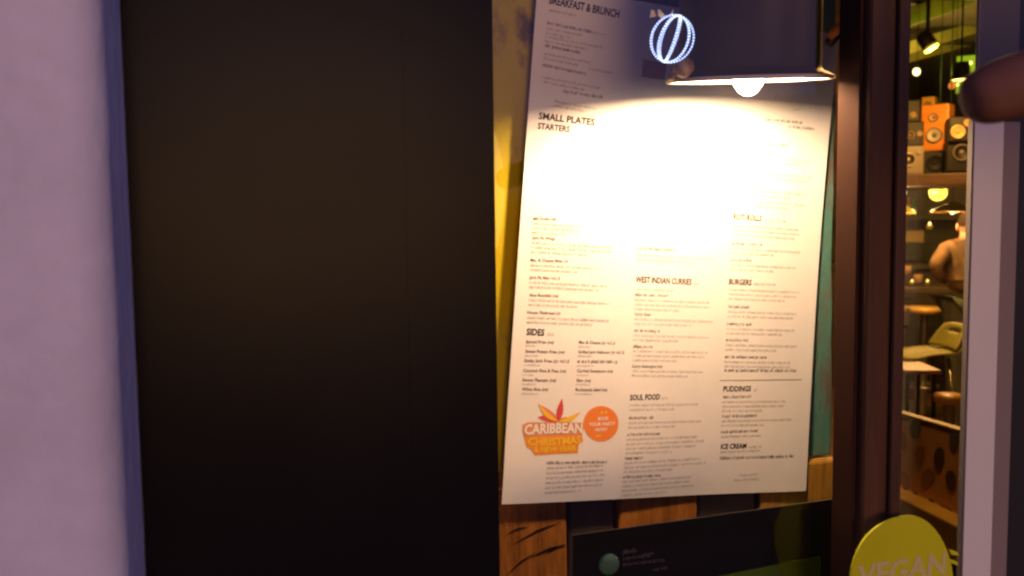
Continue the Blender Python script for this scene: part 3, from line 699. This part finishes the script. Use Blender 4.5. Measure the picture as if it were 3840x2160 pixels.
# ------------------------------------------------------------------ lime pendant shades
limes = mat('lime_enamel_shade', (0.42,0.42,0.02), 0.35)
for (x,y,wpx,hpx,t,lb,wt) in ((3382,798,48,34,5.2,'lime green cone shade half hidden by the mullion',11),(3572,792,76,36,5.0,'wider lime green cone shade just above the standing person',11),(3590,-430,90,50,1.62,'added lime green cone shade out of view, lighting the leaf print booth',26)):  # third lamp is added out of view to light the booth
    p = dep(x,y,t); s_ = px(t)
    root = thing('lime_pendant_lamp', p, lb, 'lamp', 'lime pendant lamps in the dining room')
    PM = Matrix.Translation(p)
    MB().lathe([(wpx*s_,0),(wpx*s_*0.93,5*s_),(wpx*s_*0.45,hpx*s_*0.62),(wpx*s_*0.2,hpx*s_*0.95),(0.0001,hpx*s_)],28,PM).build('shade', limes, root, True)
    MB().lathe([(wpx*s_,0),(wpx*s_*1.01,-2*s_),(wpx*s_*0.97,-3*s_),(wpx*s_*0.96,0)],28,PM).build('rim', mat('amber_rim',(0.6,0.3,0.05),0.4), root, True)
    MB().lathe([(0.0001,8*s_),(7*s_,4*s_),(9*s_,-2*s_),(6*s_,-9*s_),(0.0001,-12*s_)],14,PM).build('bulb', glow('shade_bulb',(1,0.7,0.3),5), root, True)
    MB().tube([p+Vector((0,0,hpx*s_)),Vector((p.x,p.y,RZ))],0.0015,6).build('flex', mat('black_flex',(0.003,0.003,0.003),0.9,spec=0.0), root)
    l_ = bpy.data.lights.new('shade_light','POINT'); l_.energy = wt; l_.color = W_; l_.shadow_soft_size = 0.03
    lo_ = bpy.data.objects.new('shade_light', l_); sc.collection.objects.link(lo_); lo_.location = p-Vector((0,0,0.045)); lo_.parent = root; lo_.matrix_parent_inverse = Matrix.Translation(-p)

# ------------------------------------------------------------------ back bar: counter, shelf, bottles, frames
bp_ = dep(3500,930,7.6); bz = facing(bp_)
bar = thing('back_bar', (bp_.x,bp_.y,0), 'dark timber bar counter with back shelf at the rear of the room', 'bar counter')
BM = Matrix.Translation((bp_.x,bp_.y,0))@Matrix.Rotation(bz,4,'Z')
MB().box((-1.6,0,0),(1.6,0.5,1.08),BM).build('counter', darkwood, bar, bevel=0.01)
MB().box((-1.65,-0.06,1.081),(1.65,0.52,1.13),BM).build('counter_top', darkwood, bar, bevel=0.006)
MB().box((-1.6,0.75,1.50),(1.6,0.98,1.53),BM).build('shelf', darkwood, bar)
MB().box((-1.6,0.99,0),(1.6,1.03,2.2),BM).build('back_panel', darkwood, bar)
bcols = [((0.12,0.22,0.05),'green'),((0.45,0.20,0.05),'amber'),((0.30,0.05,0.03),'red'),((0.42,0.36,0.22),'pale'),((0.10,0.07,0.05),'dark')]
def bottle(x, y, t, hpx, ci, i, lb):
    p = dep(x,y,t); h = hpx*px(t); r = h*0.15
    m_ = mat('bottle_glass_'+bcols[ci][1], bcols[ci][0], 0.12, coat=0.5)
    root = thing('bottle', p, lb, 'bottle', 'bottles on the back bar')
    PM = Matrix.Translation(p)
    MB().lathe([(0.0001,0),(r,0.005),(r,h*0.55),(r*0.85,h*0.64),(r*0.38,h*0.74),(r*0.34,h*0.95),(r*0.40,h*0.96),(r*0.40,h),(0.0001,h)],16,PM).build('glass_body', m_, root, True)
    MB().lathe([(r*1.01,h*0.18),(r*1.01,h*0.44)],16,PM).build('paper_label', mat('bottle_label',(0.5,0.36,0.2),0.7), root, True)
zsh = 1.53
for i,(x,ci,hpx,where) in enumerate(((3378,2,88,'standing at the left end of the shelf, beside the mullion'),(3406,1,72,'second from the mullion on the rear shelf'),(3425,0,66,'third from the mullion on the rear shelf'),(3462,1,80,'in the middle of the rear shelf'),(3486,4,92,'right of the middle of the rear shelf'),(3535,3,84,'near the right of the rear shelf'),(3562,3,78,'second from the right of the rear shelf'),(3585,2,70,'at the right end of the rear shelf'))):
    p = dep(x,800,8.55); y_ = 800
    zz = p.z
    y_ = 800+(zz-zsh-0.003)/px(8.55)/math.cos(PITCH)
    bottle(x, y_, 8.55, hpx, ci, i, bcols[ci][1]+' bottle '+where)
def prop(name, x0, y0, x1, y1, t, m_, lb, cat, fm_=None):
    p = dep((x0+x1)/2,(y0+y1)/2,t); s_ = px(t); w2, h2 = (x1-x0)*s_/2, (y1-y0)*s_/2
    root = thing(name, p, lb, cat); FMx = frame(p, facing(p))
    MB().box((-w2,0,-h2),(w2,0.03,h2),FMx).build('face', m_, root, bevel=0.004)
    if fm_:
        for bx in (((-w2-0.012,-0.008,-h2-0.012),(-w2-0.0005,0.032,h2+0.012)),((w2+0.0005,-0.008,-h2-0.012),(w2+0.012,0.032,h2+0.012)),((-w2,-0.008,h2+0.0005),(w2,0.032,h2+0.012)),((-w2,-0.008,-h2-0.012),(w2,0.032,-h2-0.0005))):
            MB().box(bx[0],bx[1],FMx).build('frame', fm_, root)
    return root
prop('wooden_crate',3396,866,3460,908,7.4,mat('crate_wood',(0.40,0.20,0.08),0.6,var=0.2),'plain brown wooden crate end on the bar counter','crate',darkwood)
prop('framed_poster',3366,812,3391,878,7.0,mat('rust_poster',(0.40,0.14,0.05),0.6,var=0.3,scale=12),'narrow rust coloured framed poster by the mullion','poster',darkwood)
# cup light on the bar
p = dep(3486,852,7.2); s_ = px(7.2)
cup = thing('candle_glass', p, 'lit yellow candle glass on the bar between the crate and the person', 'candle')
MB().lathe([(0.0001,-9*s_),(11*s_,-9*s_),(13*s_,9*s_),(12*s_,9*s_),(10*s_,-7*s_)],16,Matrix.Translation(p)).build('glass', mat('amber_glass',(0.55,0.36,0.08),0.2), cup, True)
MB().lathe([(0.0001,12*s_),(4*s_,4*s_),(5*s_,-2*s_),(0.0001,-6*s_)],10,Matrix.Translation(p+Vector((0,0,0.02)))).build('flame', glow('candle_flame',(1,0.65,0.2),5), cup, True)
# round green-gold speaker-like gong below the bulbs
p = dep(3518,722,6.1); s_ = px(6.1)
go = thing('round_mirror', p, 'round greenish gold-rimmed mirror hanging under the right warm bulb', 'mirror')
DMx = frame(p, facing(p))@Matrix.Rotation(R(90),4,'X')
MB().lathe([(32*s_,0),(33*s_,0.012),(26*s_,0.016),(24*s_,0.004)],28,DMx).build('rim', mat('greenish_gold',(0.26,0.24,0.06),0.4,0.4), go, True)
MB().lathe([(24*s_,0.004),(10*s_,0.010),(0.0001,0.014)],24,DMx).build('disc', mat('olive_disc',(0.20,0.18,0.04),0.3), go, True)
MB().tube([p+Vector((0,0,32*s_)),Vector((p.x,p.y,RZ))],0.003,5).build('hanging_wire', blk, go)

# ------------------------------------------------------------------ person seen from behind
tp = 6.0; s_ = px(tp)
def P(x,y,dt=0.0): return dep(x,y,tp+dt)
pz = P(3640,1200); per = thing('person', (pz.x,pz.y,0), 'person in a tan shirt and grey-green trousers standing with their back to the window', 'person')
shirt = mat('tan_shirt', (0.20,0.10,0.045), 0.9, var=0.55, scale=9, bump=0.8); trous = mat('grey_green_trousers', (0.11,0.10,0.06), 0.85, var=0.2, scale=10); skn = mat('warm_skin',(0.50,0.27,0.17),0.55)
hair = mat('dark_hair',(0.025,0.014,0.008),0.9,spec=0.1)
B = {'pelvis':(P(3632,1105),0.135),'belly':(P(3632,1050),0.14),'chest':(P(3632,985),0.150),'neckb':(P(3634,915),0.085),'neck':(P(3634,890),0.056),
 'lsh':(P(3553,935),0.066),'lel':(P(3508,992,-0.04),0.050),'lel2':(P(3515,1030,-0.02),0.044),'lwr':(P(3578,1062,0.18),0.032),
 'rsh':(P(3712,935),0.066),'rel':(P(3760,1010),0.050),'rwr':(P(3720,1075,0.18),0.032),
 'lhip':(P(3592,1150),0.105),'lkn':(P(3586,1350),0.070),'lan':(P(3588,1545),0.045),
 'rhip':(P(3672,1150),0.105),'rkn':(P(3680,1350),0.070),'ran':(P(3680,1545),0.045)}
hd = P(3640,846)
def fl(v): return v
body = skinned('torso_and_arms', {k:B[k] for k in ('chest','belly','pelvis','neckb','neck','lsh','lel','lel2','lwr','rsh','rel','rwr')},
 [('chest','belly'),('belly','pelvis'),('chest','neckb'),('neckb','neck'),('neckb','lsh'),('lsh','lel'),('lel','lel2'),('lel2','lwr'),('neckb','rsh'),('rsh','rel'),('rel','rwr')], shirt, per)
def drop(v): return Vector((v.x,v.y,0.05))
lan, ran = drop(B['lan'][0]), drop(B['ran'][0])
lk = Vector(((B['lhip'][0].x+lan.x)/2,(B['lhip'][0].y+lan.y)/2,0.48)); rk = Vector(((B['rhip'][0].x+ran.x)/2,(B['rhip'][0].y+ran.y)/2,0.48))
pel = B['pelvis'][0]
skinned('trousers', {'p':(pel-Vector((0,0,0.02)),0.145),'lh':(B['lhip'][0],0.105),'lk':(lk,0.075),'la':(lan+Vector((0,0,0.03)),0.058),'rh':(B['rhip'][0],0.105),'rk':(rk,0.075),'ra':(ran+Vector((0,0,0.03)),0.058)},
 [('p','lh'),('lh','lk'),('lk','la'),('p','rh'),('rh','rk'),('rk','ra')], trous, per)
for a_ in (lan, ran):
    d_ = (fwd-Vector((0,0,fwd.z))).normalized()
    skinned('shoe', {'h':(a_-d_*0.02-Vector((0,0,0.005)),0.042),'m':(a_+d_*0.09-Vector((0,0,0.012)),0.036),'t':(a_+d_*0.19-Vector((0,0,0.022)),0.026)}, [('h','m'),('m','t')], blk, per, 1)
nb = B['neck'][0]
HM = Matrix.Translation(hd)@Matrix.Rotation(facing(hd)+math.pi,4,'Z')
hb = MB()
N1, N2 = 18, 12
vs = []
for j in range(N2+1):
    th = math.pi*j/N2
    for k in range(N1):
        a_ = 2*math.pi*k/N1
        x, y, z = 0.076*math.sin(th)*math.cos(a_), 0.095*math.sin(th)*math.sin(a_), 0.118*math.cos(th)
        if z < 0: x *= 1-0.25*(-z/0.118); y = y*(1-0.15*(-z/0.118)) - 0.012*(-z/0.118)
        if y < -0.08 and abs(x) < 0.02 and -0.04 < z < 0.01: y -= 0.018
        vs.append(HM@Vector((x,y,z)))
hb.add(vs, [(j*N1+k,(j+1)*N1+k,(j+1)*N1+(k+1)%N1,j*N1+(k+1)%N1) for j in range(N2) for k in range(N1)])
head = hb.build('head', skn, per, True)
MB().tube([nb-Vector((0,0,0.05)),nb+Vector((0,0,0.03)),hd-Vector((0,0,0.05))],[0.064,0.058,0.056],14).build('neck', skn, head, True)
for sx in (-1,1):
    MB().lathe([(0.0001,0.012),(0.016,0.010),(0.020,0.0),(0.014,-0.008),(0.0001,-0.008)],12,HM@Matrix.Translation((sx*0.078,0.005,-0.01))@Matrix.Rotation(R(90*sx),4,'Y')@Matrix.Diagonal((1.4,1,1,1))).build('ear', skn, head, True)
    MB().lathe([(0.0001,0.006),(0.010,0.003),(0.011,0)],10,HM@Matrix.Translation((sx*0.03,-0.086,0.005))@Matrix.Rotation(R(90),4,'X')).build('eye', blk, head, True)
MB().box((-0.022,-0.089,-0.062),(0.022,-0.08,-0.054),HM).build('mouth', mat('lip',(0.35,0.12,0.10),0.5), head)
vs2 = []
for j in range(7):
    th = math.pi*0.52*j/6
    for k in range(N1):
        a_ = 2*math.pi*k/N1
        vs2.append(HM@Vector((0.080*math.sin(th)*math.cos(a_),0.010+0.094*math.sin(th)*math.sin(a_),0.008+0.118*math.cos(th))))
MB().add(vs2, [(j*N1+k,(j+1)*N1+k,(j+1)*N1+(k+1)%N1,j*N1+(k+1)%N1) for j in range(6) for k in range(N1)]).build('hair', hair, head, True)
for nm, e, w0 in (('lel2','lel2','lwr'),('rel','rel','rwr')):
    a_, w_ = B[e][0], B[w0][0]; d_ = (w_-a_).normalized(); sd = d_.cross(Vector((0,0,1))).normalized(); uq = sd.cross(d_)
    HJ = {'w':(w_,0.030),'p':(w_+d_*0.06,0.034)}; HB = [('w','p')]
    for q_ in range(4):
        off = sd*(0.03-0.02*q_); L_ = (0.065,0.075,0.07,0.055)[q_]
        HJ['a%d'%q_] = (w_+d_*0.09+off,0.009); HJ['b%d'%q_] = (w_+d_*(0.09+L_*0.6)+off-uq*0.008,0.0085); HJ['c%d'%q_] = (w_+d_*(0.09+L_)+off-uq*0.028,0.007)
        HB += [('p','a%d'%q_),('a%d'%q_,'b%d'%q_),('b%d'%q_,'c%d'%q_)]
    HJ['t1'] = (w_+d_*0.05+sd*0.045-uq*0.01,0.011); HJ['t2'] = (w_+d_*0.085+sd*0.055-uq*0.02,0.009); HB += [('p','t1'),('t1','t2')]
    skinned('hand', HJ, HB, skn, per, 1)

# ------------------------------------------------------------------ stools, chair, booth
seatm = mat('honey_stool_wood', (0.60,0.30,0.06), 0.35, var=0.2, scale=6); steel = mat('brushed_steel',(0.55,0.47,0.38),0.3,0.9)
def stool(x, y, wpx, t, lb, glassy=None):
    p = dep(x,y,t); s2 = px(t); r = wpx*s2/2
    root = thing('bar_stool', (p.x,p.y,0), lb, 'stool', 'round topped stools in the dining room')
    PM = Matrix.Translation((p.x,p.y,0))
    MB().lathe([(0.0001,p.z),(r*0.96,p.z),(r,p.z-0.012),(r*0.98,p.z-0.035),(r*0.8,p.z-0.042),(0.0001,p.z-0.042)],28,PM).build('seat', seatm, root, True)
    MB().lathe([(0.028,p.z-0.042),(0.026,0.03)],14,PM).build('column', steel, root, True)
    MB().lathe([(0.0001,0.034),(0.06,0.030),(0.17,0.012),(0.18,0.002),(0.0001,0.001)],24,PM).build('base', steel, root, True)
    MB().lathe([(r*0.72,0.30),(r*0.75,0.31),(r*0.72,0.32),(r*0.69,0.31),(r*0.72,0.30)],24,PM).build('foot_ring', steel, root, True)
stool(3388,1112,84,7.2,'honey wood stool top beside the mullion, left of the two nearer')
stool(3468,1152,150,6.4,'wide honey wood stool top in front of the standing person')
stool(3378,1068,60,8.2,'honey wood stool farthest back by the mullion')
stool(3470,1074,52,8.1,'small lit stool top far back beside the person')
stool(3560,1480,110,4.2,'low yellow-green lit stool top near the right strip')
# pint glasses
for i,(x,y,t,lb) in enumerate(((3402,1028,7.0,'pinkish drinking glass by the mullion above the stools'),(3443,1062,6.9,'drinking glass right of the pinkish one'))):
    p = dep(x,y,t); s2 = px(t); root = thing('drinking_glass', p, lb, 'glass', 'drinking glasses on the high table')
    PM = Matrix.Translation(p)
    MB().lathe([(0.0001,0),(13*s2,0.002),(17*s2,32*s2),(16*s2,32*s2),(12*s2,0.01),(0.0001,0.01)],16,PM).build('tumbler', mat('rosy_glass',(0.42,0.20,0.12),0.15), root, True)
    MB().lathe([(0.0001,22*s2),(15*s2,22*s2)],16,PM).build('drink', mat('amber_drink',(0.45,0.18,0.05),0.2), root)
ht = dep(3430,1066,7.0)
tb = thing('high_table', (ht.x,ht.y,0), 'dark high table carrying the drinking glasses', 'table')
TM = Matrix.Translation((ht.x,ht.y,0))@Matrix.Rotation(facing(ht),4,'Z')
MB().box((-0.30,-0.25,ht.z-0.045),(0.55,0.30,ht.z-0.004),TM).build('table_top', darkwood, tb, bevel=0.004)
for xx in (-0.27,0.49):
    for yy in (-0.22,0.24): MB().box((xx,yy,0),(xx+0.04,yy+0.04,ht.z-0.046),TM).build('leg', darkwood, tb)
# chrome pedestal / bright column
p = dep(3386,1218,5.6); pb_ = thing('steel_wine_bucket', p, 'shiny steel bucket catching warm light at the left below the stools', 'bucket')
s2 = px(5.6)
MB().lathe([(0.0001,0),(18*s2,0.0),(24*s2,62*s2),(25*s2,63*s2),(23*s2,63*s2),(17*s2,2*s2)],24,Matrix.Translation(p)).build('bucket', steel, pb_, True)
MB().lathe([(0.0001,-0.002),(14*s2,-0.003),(5*s2,-0.03),(4*s2,-p.z+0.03),(30*s2,-p.z+0.012),(30*s2,-p.z),(0.0001,-p.z)],20,Matrix.Translation(p)).build('stand', blk, pb_, True)
# moulded chair
tc_ = 5.3; cpos = dep(3470,1322,tc_); s2 = px(tc_)
ch = thing('moulded_chair', (cpos.x,cpos.y,0), 'green-lit moulded chair with slotted back beside the table legs', 'chair')
CMx = frame(Vector((cpos.x,cpos.y,0)), facing(cpos,R(-62)))
shell = mat('olive_plastic_shell', (0.24,0.21,0.035), 0.5)
zs = cpos.z; zt_ = dep(3480,1212,tc_).z
vs, fs = [], []
for j in range(9):
    t = j/8
    for i in range(9):
        u_ = i/8*2-1
        wdt = 0.15*(1-0.25*t**2)
        vs.append((CMx@Vector((u_*wdt, 0.13+0.08*t-0.04*u_*u_, zs+0.03+(zt_-zs-0.03)*t*(1-0.10*u_**4)))))
for j in range(8):
    for i in range(8):
        if j == 5 and 2 <= i <= 5: continue
        fs.append((j*9+i,j*9+i+1,(j+1)*9+i+1,(j+1)*9+i))
MB().add(vs,fs).build('backrest', shell, ch, True, solid=0.012)
vs, fs = [], []
for j in range(9):
    for i in range(9):
        u_ = i/8*2-1; t = j/8
        vs.append(CMx@Vector((u_*0.15, -0.14+0.29*t, zs+0.02*u_*u_-0.03*(1-t)**3+ (0.03*smooth(0.85,1,t)))))
for j in range(8):
    for i in range(8): fs.append((j*9+i,j*9+i+1,(j+1)*9+i+1,(j+1)*9+i))
MB().add(vs,fs).build('seat', shell, ch, True, solid=0.012)
for xx in (-1,1):
    for yy in (-1,1):
        MB().tube([CMx@Vector((xx*0.09,yy*0.09,zs-0.02)),CMx@Vector((xx*0.16,yy*0.16,0.002))],0.011,8).build('leg', steel, ch, True)

# dining table in front of the chair: thin wire edge
dtp = dep(3425,1372,4.4); dtb = thing('side_table', (dtp.x,dtp.y,0), 'low wooden side table with a thin bright edge left of the chair', 'table')
TM2 = Matrix.Translation((dtp.x,dtp.y,0))@Matrix.Rotation(facing(dtp,R(20)),4,'Z')
MB().box((-0.085,-0.13,dtp.z-0.02),(0.085,0.13,dtp.z),TM2).build('table_top', mat('table_orange_wood',(0.40,0.17,0.05),0.4,var=0.3), dtb, bevel=0.004)
for xx in (-0.07,0.055):
    for yy in (-0.11,0.095): MB().box((xx,yy,0),(xx+0.015,yy+0.015,dtp.z-0.021),TM2).build('leg', blk, dtb)

# leaf-print booth near the window
tbk = 1.9
Yb = at(3420,1570,0.95)
ba, bb_ = dep(3250,1520,2.15), dep(3700,1652,1.75)      # top edge comes nearer to the right
zb_top = (ba.z+bb_.z)/2
ba = Vector((ba.x,ba.y,0)); bb_ = Vector((bb_.x,bb_.y,0))
def top_at(px_):                                          # keep the top edge on the photo line
    return px_
za, zb2 = dep(3250,1520,2.15).z, dep(3700,1652,1.75).z
bo = thing('leaf_print_booth', (ba+bb_)/2, 'tan booth back with dark leaf print and a bright brass top edge', 'booth')
tanp = mat('tan_printed_vinyl', (0.56,0.25,0.055), 0.5, var=0.3, scale=7, bump=0.15)
dirb = (bb_-ba).normalized(); nb_ = Vector((dirb.y,-dirb.x,0))
if nb_.dot(CAM-ba) < 0: nb_ = -nb_
h0 = dep(3450,1862,1.95).z
def slab(z0a, z1a, z0b, z1b, th, off, name, m_, parent, bev=0.004):
    q = [ba+nb_*off, bb_+nb_*off, bb_+nb_*(off-th), ba+nb_*(off-th)]
    lo = [Vector((p.x,p.y,z)) for p, z in zip(q,(z0a,z0b,z0b,z0a))]; hi = [Vector((p.x,p.y,z)) for p, z in zip(q,(z1a,z1b,z1b,z1a))]
    return MB().add(lo+hi, [(0,3,2,1),(4,5,6,7),(0,1,5,4),(1,2,6,5),(2,3,7,6),(3,0,4,7)]).build(name, m_, parent, bevel=bev)
bk = slab(h0,za,h0,zb2,0.020,0.0,'upholstered_back',tanp,bo)
slab(za+0.0005,za+0.006,zb2+0.0005,zb2+0.006,0.023,0.0015,'brass_edge',mat('brass_trim',(0.24,0.14,0.03),0.5,0.2),bo,0.002)
slab(h0-0.085,h0-0.001,h0-0.085,h0-0.001,0.05,0.05,'yellow_rail',mat('ochre_rail',(0.42,0.24,0.03),0.5,var=0.2),bo)
slab(0.0,h0-0.086,0.0,h0-0.086,0.05,0.01,'base_panel',mat('dark_booth_base',(0.05,0.018,0.010),0.5,var=0.3),bo)
def on_booth(x, y, off=0.0012):
    d = ray(x,y); p0 = ba+nb_*off; t = (p0-CAM).dot(nb_)/d.dot(nb_); return CAM+d*t
leafm = [mat('slate_leaf_print',(0.10,0.085,0.075),0.5), mat('umber_leaf_print',(0.09,0.035,0.018),0.5), mat('rust_leaf_print',(0.30,0.115,0.03),0.5)]
for (cx,cy,hw,hh_,rot,mi) in ((3432,1608,26,36,8,0),(3522,1718,24,42,4,1),(3566,1802,24,38,-6,1),(3578,1650,22,34,0,0),(3448,1705,22,34,10,2),(3384,1650,20,34,-8,2),(3478,1790,28,34,30,2),(3392,1800,22,34,-20,2),(3640,1720,24,38,0,1),(3310,1720,24,38,0,1)):
    pts = []
    for k in range(14):
        a_ = 2*math.pi*k/14; x = hw*math.sin(a_)*(0.85+0.15*math.cos(a_)); y = -hh_*math.cos(a_)*(1.0 if math.cos(a_) > 0 else 1.12)
        c_, s3 = math.cos(R(rot)), math.sin(R(rot)); pts.append(on_booth(cx+x*c_-y*s3, cy+x*s3+y*c_))
    MB().add(pts,[tuple(range(14))]).build('leaf_print', leafm[mi], bk)

# flat orange piece behind the left side of the lamp
tg_ = [at(x,y,0.198) for x,y in ((2568,-60),(2618,-52),(2604,40),(2588,62),(2560,52))]
tag(MB().add(tg_, [tuple(range(5))[::-1]]).build('orange_piece', mat('orange_flat',(0.55,0.17,0.03),0.7), None, solid=0.001), 'bright orange card tucked behind the left side of the lamp shade', 'piece')

# dust flecks on the outside of the glass
fl_m = mat('pale_dust', (0.55,0.50,0.44), 0.9)
for (x,y,l_,w_) in ((2880,345,16,4),(2930,340,20,4),(2952,352,18,4),(2985,318,14,3),(2905,372,14,4),(3050,352,16,3),(3145,345,24,5),(3198,372,18,4),(3205,385,12,3),(2960,418,60,4),(3030,372,12,3)):
    dx, dy = (l_*0.55, -l_*0.85) if l_ < 50 else (l_*0.95, -l_*0.25)
    a_ = Vector((dx,dy)).normalized(); n_ = (-a_.y*w_/2, a_.x*w_/2)
    pts = [(x,y),(x+dx/2+n_[0],y+dy/2+n_[1]),(x+dx,y+dy),(x+dx/2-n_[0],y+dy/2-n_[1])]
    MB().add([at(px_,py_,YG-0.0006 if x < 3120 else YG-0.0006) for px_,py_ in pts], [(0,1,2,3)]).build('dust_fleck', fl_m, win)
# tea lights added to the high table as small warm glows
for i,(x,lb) in enumerate(((3378,'added tea light at the left end of the high table'),(3420,'added tea light between the two drinking glasses'),(3478,'added tea light at the right end of the high table'))):
    p = dep(x,1062,7.0); p = Vector((p.x,p.y,ht.z-0.002)); s2 = px(7.0)
    root = thing('added_tea_light', p, lb, 'candle', 'added tea lights on the high table')
    MB().lathe([(0.0001,0),(9*s2,0.0),(10*s2,12*s2),(9*s2,12*s2),(8*s2,2*s2)],14,Matrix.Translation(p)).build('holder', mat('amber_glass',(0.55,0.36,0.08),0.2), root, True)
    MB().lathe([(0.0001,20*s2),(3*s2,12*s2),(4*s2,7*s2),(0.0001,3*s2)],10,Matrix.Translation(p)).build('flame', glow('tea_flame',(1,0.55,0.15),6), root, True)
